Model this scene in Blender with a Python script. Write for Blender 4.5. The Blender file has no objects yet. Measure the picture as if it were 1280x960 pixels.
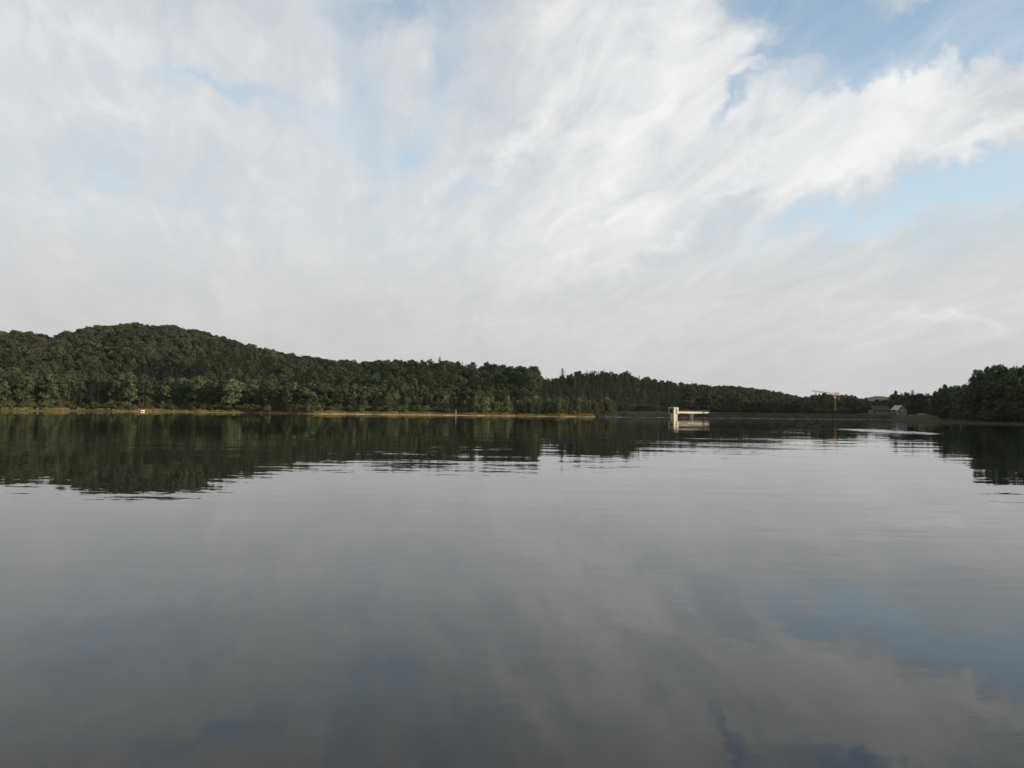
import bpy, math, random
import numpy as np
from mathutils import Vector, Matrix

R = math.radians
rng = np.random.default_rng(11)
random.seed(11)
scene = bpy.context.scene
col = scene.collection

# ------------------------------------------------------------------ camera
FPX = 1000.0                      # focal length in photo pixels (1280 wide)
CAM_H = 3.2                       # metres above the lake
HORIZON = 513.6                   # photo row of the horizon at the middle column
ROLL = R(0.70)
PITCH = math.atan((HORIZON - 480.0) / FPX)
cam_data = bpy.data.cameras.new('camera')
cam_data.sensor_width = 36.0
cam_data.lens = FPX / 1280.0 * 36.0
cam_data.clip_start = 0.1
cam_data.clip_end = 20000.0
cam = bpy.data.objects.new('camera', cam_data)
col.objects.link(cam)
cam_rot = Matrix.Rotation(math.pi / 2 + PITCH, 4, 'X') @ Matrix.Rotation(ROLL, 4, 'Z')
cam.matrix_world = Matrix.Translation((0, 0, CAM_H)) @ cam_rot
scene.camera = cam


def pix_dir(px, py):
    v = Vector(((px - 640.0) / FPX, -(py - 480.0) / FPX, -1.0))
    return (cam_rot.to_3x3() @ v).normalized()


def lateral(px, depth):
    return (px - 640.0) / FPX * depth


# ------------------------------------------------------------------ light
SUN_AZ, SUN_EL = R(108.0), R(9.0)          # clockwise from the view direction
sun_dir = Vector((math.sin(SUN_AZ) * math.cos(SUN_EL), math.cos(SUN_AZ) * math.cos(SUN_EL), math.sin(SUN_EL)))
sun_data = bpy.data.lights.new('sun', 'SUN')
sun_data.energy = 5.0
sun_data.angle = R(0.6)
sun_data.color = (1.0, 0.86, 0.66)
sun = bpy.data.objects.new('sun', sun_data)
col.objects.link(sun)
sun.rotation_euler = sun_dir.to_track_quat('Z', 'Y').to_euler()
sun.location = (300, -200, 300)

scene.view_settings.view_transform = 'Standard'
scene.view_settings.look = 'None'
scene.view_settings.exposure = 0.0
scene.view_settings.gamma = 1.0
scene.view_settings.use_curve_mapping = False
scene.cycles.use_denoising = True
scene.cycles.max_bounces = 6
scene.cycles.diffuse_bounces = 2
scene.cycles.glossy_bounces = 3
scene.cycles.transmission_bounces = 2
scene.cycles.volume_bounces = 0
scene.cycles.caustics_reflective = False
scene.cycles.caustics_refractive = False


class NT:
    """small helper for wiring node trees"""
    def __init__(self, tree):
        self.t = tree
        self.n = tree.nodes
        self.l = tree.links

    def node(self, kind, **kw):
        nd = self.n.new(kind)
        for k, v in kw.items():
            setattr(nd, k, v)
        return nd

    def put(self, sock, val):
        if isinstance(val, bpy.types.NodeSocket):
            self.l.new(val, sock)
        elif val is not None:
            sock.default_value = val

    def math(self, op, a, b=None, c=None, clamp=False):
        nd = self.node('ShaderNodeMath', operation=op, use_clamp=clamp)
        self.put(nd.inputs[0], a); self.put(nd.inputs[1], b); self.put(nd.inputs[2], c)
        return nd.outputs[0]

    def vec(self, op, a, b=None, scale=None):
        nd = self.node('ShaderNodeVectorMath', operation=op)
        self.put(nd.inputs[0], a); self.put(nd.inputs[1], b)
        if scale is not None:
            self.put(nd.inputs['Scale'], scale)
        return nd.outputs['Value'] if op in ('DOT_PRODUCT', 'LENGTH', 'DISTANCE') else nd.outputs[0]

    def noise(self, vec, scale, detail=3.0, rough=0.55, dist=0.0):
        nd = self.node('ShaderNodeTexNoise')
        self.put(nd.inputs['Vector'], vec)
        nd.inputs['Scale'].default_value = scale
        nd.inputs['Detail'].default_value = detail
        nd.inputs['Roughness'].default_value = rough
        nd.inputs['Distortion'].default_value = dist
        return nd

    def mapping(self, vec, loc=(0, 0, 0), rot=(0, 0, 0), scale=(1, 1, 1), kind='POINT'):
        nd = self.node('ShaderNodeMapping', vector_type=kind)
        self.put(nd.inputs['Vector'], vec)
        nd.inputs['Location'].default_value = loc
        nd.inputs['Rotation'].default_value = rot
        nd.inputs['Scale'].default_value = scale
        return nd.outputs[0]

    def remap(self, val, a, b, c=0.0, d=1.0, smooth=True):
        nd = self.node('ShaderNodeMapRange', interpolation_type='SMOOTHSTEP' if smooth else 'LINEAR')
        self.put(nd.inputs['Value'], val)
        for i, x in zip(range(1, 5), (a, b, c, d)):
            self.put(nd.inputs[i], x)
        return nd.outputs[0]

    def mix(self, fac, a, b, blend='MIX'):
        nd = self.node('ShaderNodeMix', data_type='RGBA', blend_type=blend)
        self.put(nd.inputs[0], fac)
        for s, v in ((nd.inputs[6], a), (nd.inputs[7], b)):
            if isinstance(v, tuple) and len(v) == 3:
                v = v + (1.0,)
            self.put(s, v)
        return nd.outputs[2]


# ------------------------------------------------------------------ sky
world = bpy.data.worlds.new('World')
scene.world = world
world.use_nodes = True
world.node_tree.nodes.clear()
W = NT(world.node_tree)
tc = W.node('ShaderNodeTexCoord').outputs['Generated']
sep = W.node('ShaderNodeSeparateXYZ'); W.put(sep.inputs[0], tc)
zc = W.math('MAXIMUM', sep.outputs[2], 0.0)
inv = W.math('DIVIDE', 1.0, W.math('ADD', zc, 0.26))
plane = W.vec('SCALE', tc, scale=inv)                   # the flat cloud layer overhead
flat = W.vec('MULTIPLY', plane, (1.0, 1.0, 0.0))
# wind streaks: stretched noise on the layer
turned = W.mapping(flat, rot=(0, 0, R(-16)))
streak = W.mapping(turned, scale=(1.9, 0.50, 1.0))
n_st = W.noise(streak, 1.6, 7.0, 0.60, 0.7).outputs['Fac']
n_big = W.noise(flat, 0.9, 4.0, 0.5, 0.3).outputs['Fac']
n_fine = W.noise(W.mapping(turned, scale=(1.7, 0.75, 1.0)), 5.0, 8.0, 0.60, 0.9).outputs['Fac']
wn = W.noise(tc, 5.0, 5.0, 0.6, 0.2).outputs['Color']
warp = W.vec('SCALE', W.vec('SUBTRACT', wn, (0.5, 0.5, 0.5)), scale=0.16)
wn2 = W.noise(tc, 21.0, 5.0, 0.65, 0.4).outputs['Color']
warp2 = W.vec('SCALE', W.vec('SUBTRACT', wn2, (0.5, 0.5, 0.5)), scale=0.045)
wdir = W.vec('ADD', W.vec('ADD', tc, warp), warp2)


def blob(total, px, py, sx, sy, ang, weight):
    """a soft patch of the cloud deck around the direction seen at photo pixel (px, py)"""
    c = pix_dir(px, py)
    a = R(ang)
    t1 = (pix_dir(px + 4 * math.cos(a), py + 4 * math.sin(a)) - c).normalized()
    t2 = c.cross(t1).normalized()
    m = Matrix((t1, t2, c)).transposed()
    v = W.mapping(wdir, loc=c, rot=m.to_euler('XYZ'), scale=(sx * 2.3 / FPX, sy * 2.3 / FPX, 0.5), kind='TEXTURE')
    g = W.node('ShaderNodeTexGradient', gradient_type='QUADRATIC_SPHERE')
    W.put(g.inputs[0], v)
    return W.math('MULTIPLY_ADD', g.outputs['Fac'], weight, total)


GAPS = [(1015, 8, 56, 34, 0, 2.2), (982, 74, 34, 9, -25, 0.9), (1205, 30, 130, 26, -22, 1.9), (1125, 82, 60, 10, -25, 0.5),
        (920, 152, 76, 7, -42, 0.6), (1200, 200, 70, 22, -18, 0.52), (1110, 246, 130, 18, -24, 0.46), (1150, 300, 170, 46, -20, 0.24), (1265, 215, 60, 28, -10, 0.45),
        (1000, 298, 110, 16, -16, 0.42), (885, 272, 60, 12, -12, 0.34), (490, 8, 100, 18, 0, 0.5), (560, 85, 40, 76, 15, 0.42),
        (515, 195, 40, 30, 0, 0.42), (594, 224, 48, 8, -35, 0.40), (240, 112, 100, 8, 8, 0.22), (310, 130, 130, 30, 16, 0.32),
        (150, 190, 80, 9, 6, 0.28), (112, 240, 50, 6, 5, 0.30), (90, 125, 90, 12, 0, 0.2), (430, 95, 46, 90, 0, 0.36),
        (20, 205, 40, 5, 12, 0.25)]
LIGHT = [(870, 50, 120, 60, -25, 0.55), (790, 170, 150, 60, -30, 0.35), (1085, 130, 95, 34, -28, 0.8), (1040, 205, 95, 30, -30, 0.9),
         (985, 245, 70, 12, -20, 0.6), (850, 303, 32, 10, -12, 0.55), (1230, 152, 60, 14, -22, 0.9), (70, 255, 110, 26, 8, 0.4),
         (110, 60, 150, 45, 12, 0.4), (630, 185, 130, 12, -37, 0.5), (1185, 394, 36, 6, 12, 0.35), (120, 150, 110, 22, 10, 0.3),
         (260, 290, 120, 14, 8, 0.25), (760, 25, 90, 30, 0, 0.3), (530, 75, 24, 14, 0, 0.35), (1080, 400, 300, 70, -8, 0.35), (760, 330, 220, 80, -20, 0.3), (900, 180, 260, 120, -30, 0.3), (380, 100, 26, 40, 0, 0.2)]
gap = 0.0
for b in GAPS:
    gap = blob(gap, *b)
lit = 0.0
for b in LIGHT:
    lit = blob(lit, *b)
# cover: mostly veiled, thinner where the gaps are
cov = W.math('MULTIPLY_ADD', W.math('SUBTRACT', n_st, 0.5), 1.0, 0.86)
cov = W.math('MULTIPLY_ADD', W.math('SUBTRACT', n_fine, 0.5), 0.7, cov)
cov = W.math('MULTIPLY_ADD', W.math('SUBTRACT', n_big, 0.5), 0.5, cov)
fray = W.math('MULTIPLY', W.math('SUBTRACT', n_fine, 0.5), 1.1)
fray = W.math('MULTIPLY_ADD', W.math('SUBTRACT', n_st, 0.5), 0.5, fray)
gap = W.remap(W.math('MULTIPLY', gap, W.math('ADD', 1.0, fray)), 0.04, 0.72, 0.0, 1.0)
lit = W.remap(W.math('MULTIPLY', lit, W.math('MULTIPLY_ADD', fray, 1.3, 1.0)), 0.02, 0.85, 0.0, 1.0)
cov = W.math('SUBTRACT', cov, W.math('MULTIPLY', gap, 0.80))
cov = W.math('MULTIPLY_ADD', lit, 0.25, cov)
low = W.remap(sep.outputs[2], 0.02, 0.24, 1.0, 0.0)     # the veil thickens towards the horizon
cov = W.math('MULTIPLY_ADD', low, 0.55, cov)
cover = W.remap(cov, -0.25, 1.12, 0.0, 1.0)
# how bright the veil is
br = W.math('MULTIPLY', W.math('SUBTRACT', n_st, 0.5), 0.26)
br = W.math('MULTIPLY_ADD', W.math('SUBTRACT', n_fine, 0.5), 0.18, br)
br = W.math('MULTIPLY_ADD', W.math('SUBTRACT', n_big, 0.5), 0.22, br)
br = W.math('MULTIPLY_ADD', br, W.math('SUBTRACT', 1.25, W.math('MULTIPLY', low, 1.05)), 0.695)
br = W.math('MULTIPLY_ADD', lit, 0.17, br)
br = W.math('MULTIPLY_ADD', low, -0.105, br)
cloud = W.node('ShaderNodeCombineXYZ')
W.put(cloud.inputs[0], br)
W.put(cloud.inputs[1], W.math('MULTIPLY', br, 1.005))
W.put(cloud.inputs[2], W.math('MULTIPLY', br, 1.01))
sky = W.node('ShaderNodeTexSky', sky_type='NISHITA')
sky.sun_disc = False
sky.sun_elevation = SUN_EL
sky.sun_rotation = SUN_AZ
sky.altitude = 300.0
sky.air_density = 1.0
sky.dust_density = 1.2
sky.ozone_density = 1.6
SKY_STRENGTH = 0.15
clouds_scaled = W.vec('SCALE', cloud.outputs[0], scale=1.0 / SKY_STRENGTH)
# a thin bright veil of ice cloud lies even over the clear gaps
thin = W.remap(sep.outputs[2], 0.20, 0.50, 1.0, 0.66)          # the veil thins out overhead
hue = W.mix(W.remap(sep.outputs[2], 0.16, 0.44, 0.0, 1.0), (0.37, 0.425, 0.445), (0.23, 0.335, 0.43))
veil = W.vec('SCALE', hue, scale=W.math('DIVIDE', thin, SKY_STRENGTH))
veiled = W.vec('ADD', W.vec('SCALE', sky.outputs[0], scale=1.0), veil)
final = W.mix(cover, veiled, clouds_scaled)
bg = W.node('ShaderNodeBackground')
W.put(bg.inputs['Color'], final)
bg.inputs['Strength'].default_value = SKY_STRENGTH
out = W.node('ShaderNodeOutputWorld')
W.l.new(bg.outputs[0], out.inputs['Surface'])


# ------------------------------------------------------------------ helpers
def tag(o, label=None, cat=None, group=None, kind=None):
    if label: o['label'] = label
    if cat: o['category'] = cat
    if group: o['group'] = group
    if kind: o['kind'] = kind
    return o


def empty(name, loc, rz=0.0):
    o = bpy.data.objects.new(name, None)
    o.empty_display_size = 0.5
    o.location = loc
    o.rotation_euler = (0, 0, rz)
    col.objects.link(o)
    return o


class MB:
    """collects simple solids; build() links them as one mesh object"""
    def __init__(self):
        self.v, self.f = [], []

    def add(self, v, f):
        k = len(self.v)
        self.v += [tuple(p) for p in v]
        self.f += [tuple(i + k for i in q) for q in f]
        return self

    def box(self, c, s, rz=0.0):
        x, y, z = (q / 2 for q in s)
        cs, sn = math.cos(rz), math.sin(rz)
        v = []
        for a, b, d in ((-1, -1, -1), (1, -1, -1), (1, 1, -1), (-1, 1, -1), (-1, -1, 1), (1, -1, 1), (1, 1, 1), (-1, 1, 1)):
            px, py = a * x, b * y
            v.append((c[0] + px * cs - py * sn, c[1] + px * sn + py * cs, c[2] + d * z))
        return self.add(v, [(0, 3, 2, 1), (4, 5, 6, 7), (0, 1, 5, 4), (1, 2, 6, 5), (2, 3, 7, 6), (3, 0, 4, 7)])

    def tube(self, p, q, r0, r1=None, n=6):
        p, q = Vector(p), Vector(q)
        r1 = r0 if r1 is None else r1
        d = (q - p).normalized()
        a = d.orthogonal().normalized()
        b = d.cross(a)
        v = []
        for c, r in ((p, r0), (q, r1)):
            for i in range(n):
                t = 2 * math.pi * i / n
                v.append(c + a * (r * math.cos(t)) + b * (r * math.sin(t)))
        f = [(i, (i + 1) % n, n + (i + 1) % n, n + i) for i in range(n)]
        f += [tuple(range(n - 1, -1, -1)), tuple(range(n, 2 * n))]
        return self.add(v, f)

    def prism(self, poly, y0, y1):
        """poly: (x, z) outline counter-clockwise seen from -y, extruded from y0 to y1"""
        n = len(poly)
        v = [(x, y0, z) for x, z in poly] + [(x, y1, z) for x, z in poly]
        f = [tuple(range(n)), tuple(range(2 * n - 1, n - 1, -1))]
        f += [((i + 1) % n, i, n + i, n + (i + 1) % n) for i in range(n)]
        return self.add(v, f)

    def mesh(self, name):
        me = bpy.data.meshes.new(name)
        me.from_pydata(self.v, [], self.f)
        me.update()
        return me

    def build(self, name, mat, parent=None, loc=None):
        me = self.mesh(name)
        me.materials.append(mat)
        o = bpy.data.objects.new(name, me)
        if parent is not None: o.parent = parent
        if loc is not None: o.location = loc
        col.objects.link(o)
        return o


def np_mesh(name, verts, faces, mat=None, smooth=False):
    """verts (n,3); faces (m,k) all of one size"""
    verts = np.asarray(verts, dtype=np.float32)
    faces = np.asarray(faces, dtype=np.int32)
    me = bpy.data.meshes.new(name)
    k = faces.shape[1]
    me.vertices.add(len(verts))
    me.vertices.foreach_set('co', verts.ravel())
    me.loops.add(faces.size)
    me.loops.foreach_set('vertex_index', faces.ravel())
    me.polygons.add(len(faces))
    me.polygons.foreach_set('loop_start', np.arange(0, faces.size, k, dtype=np.int32))
    me.polygons.foreach_set('loop_total', np.full(len(faces), k, dtype=np.int32))
    if smooth:
        me.polygons.foreach_set('use_smooth', np.ones(len(faces), dtype=bool))
    me.update(calc_edges=True)
    if mat is not None:
        me.materials.append(mat)
    return me


def link(name, me, parent=None):
    o = bpy.data.objects.new(name, me)
    if parent is not None: o.parent = parent
    col.objects.link(o)
    return o


# ------------------------------------------------------------------ materials
def new_mat(name):
    m = bpy.data.materials.new(name)
    m.use_nodes = True
    m.node_tree.nodes.clear()
    n = NT(m.node_tree)
    p = n.node('ShaderNodeBsdfPrincipled')
    o = n.node('ShaderNodeOutputMaterial')
    n.l.new(p.outputs[0], o.inputs['Surface'])
    return m, n, p, o


def plain(name, c, rough=0.6, var=0.25, scale=2.0, metal=0.0, spec=0.4):
    """a painted or cast surface with mild weathering"""
    m, n, p, o = new_mat(name)
    pos = n.node('ShaderNodeTexCoord').outputs['Object']
    f = n.noise(pos, scale, 5.0, 0.6).outputs['Fac']
    k = n.remap(f, 0.3, 0.7, 1.0 - var, 1.0 + var * 0.4)
    n.put(p.inputs['Base Color'], n.mix(1.0, c, n.vec('SCALE', (1, 1, 1), scale=k), 'MULTIPLY'))
    p.inputs['Roughness'].default_value = rough
    p.inputs['Metallic'].default_value = metal
    p.inputs['Specular IOR Level'].default_value = spec
    return m


def leaf_mat(name, c1, c2, c3):
    m, n, p, o = new_mat(name)
    info = n.node('ShaderNodeObjectInfo').outputs['Random']
    pos = n.node('ShaderNodeNewGeometry').outputs['Position']
    a = n.mix(n.remap(info, 0.0, 0.75, smooth=False), c1, c2)
    a = n.mix(n.remap(n.math('FRACT', n.math('MULTIPLY', info, 7.31)), 0.72, 1.0), a, c3)
    f = n.noise(pos, 0.55, 3.0, 0.6).outputs['Fac']
    k = n.remap(f, 0.25, 0.75, 0.68, 1.32)
    big = n.noise(pos, 0.012, 2.0, 0.5).outputs['Fac']
    k = n.math('MULTIPLY', k, n.remap(big, 0.3, 0.7, 0.8, 1.2))
    k = n.math('MULTIPLY', k, n.remap(n.math('FRACT', n.math('MULTIPLY', info, 23.7)), 0.0, 1.0, 0.62, 1.3, False))
    n.put(p.inputs['Base Color'], n.mix(1.0, a, n.vec('SCALE', (1, 1, 1), scale=k), 'MULTIPLY'))
    p.inputs['Roughness'].default_value = 0.75
    p.inputs['Specular IOR Level'].default_value = 0.15
    return m


M = {}
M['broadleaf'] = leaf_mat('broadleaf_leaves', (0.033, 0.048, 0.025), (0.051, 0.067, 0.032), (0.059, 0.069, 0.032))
M['hill'] = leaf_mat('hill_leaves', (0.043, 0.050, 0.027), (0.054, 0.059, 0.033), (0.038, 0.050, 0.027))
M['needle'] = leaf_mat('spruce_needles', (0.025, 0.034, 0.023), (0.035, 0.046, 0.026), (0.042, 0.052, 0.028))
M['dark_needle'] = leaf_mat('dark_spruce_needles', (0.014, 0.018, 0.014), (0.019, 0.023, 0.016), (0.022, 0.026, 0.017))  # shade among the trees put into the colour: near-black copy of the needles
M['alder'] = leaf_mat('alder_leaves', (0.051, 0.069, 0.033), (0.076, 0.096, 0.043), (0.086, 0.100, 0.045))  # lighter broadleaf green, the front row's sunlight painted into the leaves
M['birch'] = leaf_mat('birch_leaves', (0.083, 0.098, 0.046), (0.104, 0.120, 0.052), (0.118, 0.129, 0.044))
M['shrub'] = leaf_mat('shrub_leaves', (0.057, 0.068, 0.026), (0.074, 0.083, 0.031), (0.082, 0.084, 0.031))
M['bark'] = plain('bark', (0.075, 0.058, 0.042), 0.9, 0.4, 3.0)
M['pale_bark'] = plain('pale_bark', (0.30, 0.27, 0.22), 0.9, 0.5, 3.0)
M['concrete'] = plain('pale_concrete', (0.54, 0.49, 0.40), 0.8, 0.2, 0.8)
M['concrete_dark'] = plain('weathered_concrete', (0.30, 0.28, 0.25), 0.85, 0.35, 0.8)
M['white'] = plain('white_paint', (0.80, 0.78, 0.74), 0.5, 0.15, 1.5)
M['yellow'] = plain('crane_yellow', (0.40, 0.29, 0.07), 0.45, 0.2, 1.0)
M['orange'] = plain('crane_orange', (0.50, 0.22, 0.06), 0.45, 0.2, 1.0)
M['steel'] = plain('dull_steel', (0.25, 0.25, 0.25), 0.5, 0.2, 1.5, metal=0.6)
M['glass'] = plain('dark_glass', (0.02, 0.025, 0.03), 0.08, 0.1, 1.0, spec=0.7)
M['render'] = plain('grey_render', (0.25, 0.24, 0.225), 0.85, 0.2, 0.6)
M['wing_render'] = plain('brown_grey_render', (0.16, 0.15, 0.135), 0.9, 0.3, 0.6, spec=0.15)
M['pale_render'] = plain('pale_render', (0.55, 0.53, 0.50), 0.85, 0.2, 0.6)
M['dark_roof'] = plain('dark_roof', (0.060, 0.054, 0.050), 0.9, 0.3, 1.2, spec=0.15)
M['grey_roof'] = plain('grey_roof', (0.34, 0.33, 0.32), 0.7, 0.25, 1.2)
M['timber'] = plain('weathered_timber', (0.20, 0.16, 0.12), 0.85, 0.35, 2.0)
M['orange_paint'] = plain('orange_paint', (0.62, 0.20, 0.05), 0.5, 0.2, 2.0)


# ------------------------------------------------------------------ the lie of the land
def az_of(px):
    return math.atan((px - 640.0) / FPX)


# shoreline: (photo column, depth in metres) read from where the water ends; the flanks follow on by azimuth
SHORE_PX = [(-20, 428), (60, 440), (120, 468), (200, 492), (320, 488), (400, 476), (500, 492), (600, 500), (690, 506), (760, 512),
            (800, 528), (900, 547), (1000, 566), (1090, 584), (1112, 582), (1130, 548), (1150, 503), (1180, 432), (1205, 388),
            (1240, 362), (1290, 345)]
SHORE_AZ = [(-180, 2.5), (-150, 4), (-125, 30), (-100, 150), (-75, 290), (-52, 440)]
SHORE_AZ2 = [(46, 380), (60, 300), (80, 190), (105, 90), (130, 18), (155, 4), (180, 2.5)]
sh = [(R(a), d) for a, d in SHORE_AZ] + [(az_of(p), y / math.cos(az_of(p))) for p, y in SHORE_PX] + [(R(a), d) for a, d in SHORE_AZ2]
SH_A, SH_D = np.array([s[0] for s in sh]), np.array([s[1] for s in sh])

# skyline: (column, photo row of the tree tops, depth of the ridge, tree height there)
SKY_PX = [(-30, 413, 820, 17), (35, 415, 820, 17), (62, 418.5, 840, 16), (90, 413, 900, 16), (110, 409, 930, 16), (140, 406, 950, 16),
          (175, 405, 950, 16), (215, 407.5, 950, 16), (240, 412, 940, 16), (278, 420, 925, 16), (320, 431, 900, 16), (360, 439, 880, 16),
          (405, 450, 850, 15), (440, 450, 830, 15), (495, 448, 800, 15), (550, 450, 780, 16), (595, 455, 760, 16), (640, 457, 700, 17),
          (668, 459, 660, 19), (678, 472, 720, 12), (700, 472, 740, 12), (725, 465, 760, 13), (765, 464, 780, 13), (790, 468, 800, 13),
          (825, 476, 850, 13), (860, 479, 900, 13), (895, 482, 950, 13), (925, 482, 960, 13), (955, 486, 960, 13), (985, 493, 960, 12),
          (1003, 497, 900, 11), (1022, 492, 800, 12), (1048, 491, 780, 12), (1070, 494, 800, 11), (1095, 500, 820, 9), (1118, 494, 700, 14),
          (1160, 494, 660, 14), (1185, 493, 560, 15), (1212, 491, 500, 15), (1218, 474, 480, 18), (1240, 466, 470, 18), (1290, 464, 470, 18)]
rows = []
for p, y, Y, H in SKY_PX:
    a = az_of(p)
    yy = y - math.tan(ROLL) * (p - 640.0)
    ztop = CAM_H + (HORIZON - yy) / FPX * Y
    rows.append((a, Y / math.cos(a), max(1.5, ztop - H), H))
lead = [(R(-180), 320, 14, 15), (R(-120), 420, 25, 15), (R(-80), 800, 55, 16), (R(-45), 900, 62, 17)]
tail = [(R(42), 700, 45, 18), (R(48), 760, 47, 18), (R(54), 660, 44, 18), (R(62), 600, 46, 18), (R(75), 560, 44, 18), (R(95), 460, 34, 17), (R(130), 380, 20, 15), (R(180), 320, 14, 15)]
rows = lead + rows + tail
RG_A, RG_D, RG_Z, RG_H = (np.array([r[i] for r in rows]) for i in range(4))
BANK = [(-3.2, 1.7), (az_of(1040), 1.7), (az_of(1080), 3.6), (az_of(1165), 3.5), (az_of(1200), 1.8), (3.2, 1.8)]
BK_A, BK_Z = np.array([b[0] for b in BANK]), np.array([b[1] for b in BANK])
FAR = [(-3.2, 60), (az_of(1040), 60), (az_of(1075), 88), (az_of(1095), 104), (az_of(1120), 98), (az_of(1160), 70), (3.2, 60)]
FR_A, FR_Z = np.array([b[0] for b in FAR]), np.array([b[1] for b in FAR])


def wob(a, b, seed):
    """cheap smooth noise in plan"""
    r = np.random.default_rng(seed)
    s = 0.0
    for k in range(7):
        th = r.uniform(0, 6.28); w = r.uniform(0.6, 1.6)
        s = s + np.sin((a * np.cos(th) + b * np.sin(th)) * w + r.uniform(0, 6.28)) / 7 ** 0.5
    return s


def shore_dist(az):
    d = np.interp(az, SH_A, SH_D)
    return d + np.minimum(3.5, d * 0.02) * np.sin(az * 61.0 + 1.0) + np.minimum(2.0, d * 0.01) * np.sin(az * 173.0)


def ground_z(x, y):
    x, y = np.asarray(x, float), np.asarray(y, float)
    az, d = np.arctan2(x, y), np.hypot(x, y)
    ds = shore_dist(az)
    t = d - ds
    dr, zr = np.interp(az, RG_A, RG_D), np.interp(az, RG_A, RG_Z)
    bh, fz = np.interp(az, BK_A, BK_Z), np.interp(az, FR_A, FR_Z)
    bz = np.where(t < 3.5, 0.16 * t, 0.56 + (bh - 0.56) * np.clip((t - 3.5) / 11.0, 0, 1))
    s = np.clip((t - 22.0) / np.maximum(dr - ds - 22.0, 20.0), 0, 1)
    up = s * s * (3 - 2 * s) * 0.45 + s * 0.55
    z = bz + (np.maximum(zr, bh) - bh) * up
    past = np.clip((d - dr) / 700.0, 0, 1)
    z = np.where(d > dr, z * (1 - 0.75 * past * past * (3 - 2 * past)), z)
    farw = np.clip((d - 2600.0) / 2300.0, 0, 1)
    z = z + np.where(d > 2600, (fz - z) * farw * farw * (3 - 2 * farw), 0)
    rough = np.clip((t - 30) / 120.0, 0, 1)
    z = z + rough * (1.6 * wob(x / 38.0, y / 38.0, 5) + 0.5 * wob(x / 11.0, y / 11.0, 6))
    z = z + np.clip((d - 3500) / 800, 0, 1) * 5.0 * wob(x / 60.0, y / 60.0, 8)
    z = np.where(t < 0, np.maximum(0.16 * t, -3.0), z)
    return z


# terrain: one sheet from underfoot to the horizon
azs = np.concatenate([np.arange(-180, -46, 1.5), np.arange(-46, 80, 0.22), np.arange(80, 180, 1.5)])
azs = np.radians(azs)
ts = np.concatenate([[-6, -3, -1.5, 0, 1.5, 3.5, 6, 9, 12, 15, 20], np.arange(28, 700, 10.0), np.geomspace(720, 5600, 36)])
V, F = [], []
na = len(azs)
ds_all = shore_dist(azs)
rings = []
for q in np.linspace(0.02, 0.9, 7):
    rings.append(np.maximum(ds_all * q, 0.05))
rad = np.array(rings + [np.maximum(ds_all + t, ds_all * 0.9 + 0.2 * (i + 1)) if t < 0 else ds_all + t for i, t in enumerate(ts)])
X = rad * np.sin(azs)[None, :]
Yg = rad * np.cos(azs)[None, :]
Z = ground_z(X, Yg)
verts = np.stack([X, Yg, Z], -1).reshape(-1, 3)
nr = rad.shape[0]
i0 = (np.arange(nr - 1)[:, None] * na + np.arange(na)[None, :])
i1 = (np.arange(nr - 1)[:, None] * na + (np.arange(na)[None, :] + 1) % na)
faces = np.stack([i0, i1, i1 + na, i0 + na], -1).reshape(-1, 4)
faces = faces[:, ::-1]

SAND_PX = [(-60, 0.30), (88, 0.30), (108, 0.12), (138, 0.12), (152, 0.55), (225, 0.55), (250, 0.6), (300, 0.45), (316, 0.12), (330, 0.35), (350, 0.25), (378, 0.1),
           (392, 0.95), (520, 0.8), (540, 1.0), (600, 0.9), (625, 0.6), (690, 0.55), (740, 0.75), (766, 0.8), (772, 0.0), (1500, 0.0)]


def sand_at(az):
    return np.interp(az, [az_of(q[0]) for q in SAND_PX], [q[1] for q in SAND_PX])


m, n, p, o = new_mat('ground')
sand = n.node('ShaderNodeAttribute', attribute_name='sand').outputs['Fac']
pos = n.node('ShaderNodeNewGeometry').outputs['Position']
sp = n.node('ShaderNodeSeparateXYZ'); n.put(sp.inputs[0], pos)
nz = n.noise(pos, 0.12, 5.0, 0.6).outputs['Fac']
nf = n.noise(pos, 1.3, 4.0, 0.6).outputs['Fac']
gravel = n.mix(n.remap(nf, 0.3, 0.7), (0.26, 0.21, 0.14), (0.50, 0.42, 0.29))
gravel = n.mix(sand, (0.040, 0.037, 0.029), gravel)
grass = n.mix(n.remap(nz, 0.35, 0.65), (0.20, 0.12, 0.045), (0.12, 0.125, 0.035))
grass = n.mix(sand, (0.036, 0.038, 0.019), grass)
wood = n.mix(n.remap(nf, 0.3, 0.7), (0.030, 0.032, 0.015), (0.055, 0.052, 0.024))
h = n.math('MULTIPLY_ADD', n.math('SUBTRACT', nz, 0.5), 1.2, sp.outputs[2])
c = n.mix(n.remap(h, 0.12, 0.42), gravel, grass)
c = n.mix(n.remap(h, 1.5, 2.1), c, wood)
n.put(p.inputs['Base Color'], c)
p.inputs['Roughness'].default_value = 0.95
p.inputs['Specular IOR Level'].default_value = 0.1
M['ground'] = m
ground = link('ground', np_mesh('ground', verts, faces, M['ground'], True))
at_ = ground.data.attributes.new('sand', 'FLOAT', 'POINT')
at_.data.foreach_set('value', np.broadcast_to(sand_at(azs)[None, :], X.shape).astype(np.float32).ravel())
tag(ground, 'wooded hills and sandy banks around the lake', 'ground', kind='structure')

# ------------------------------------------------------------------ water
m, n, p, o = new_mat('lake_water')
pos = n.node('ShaderNodeNewGeometry').outputs['Position']


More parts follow.
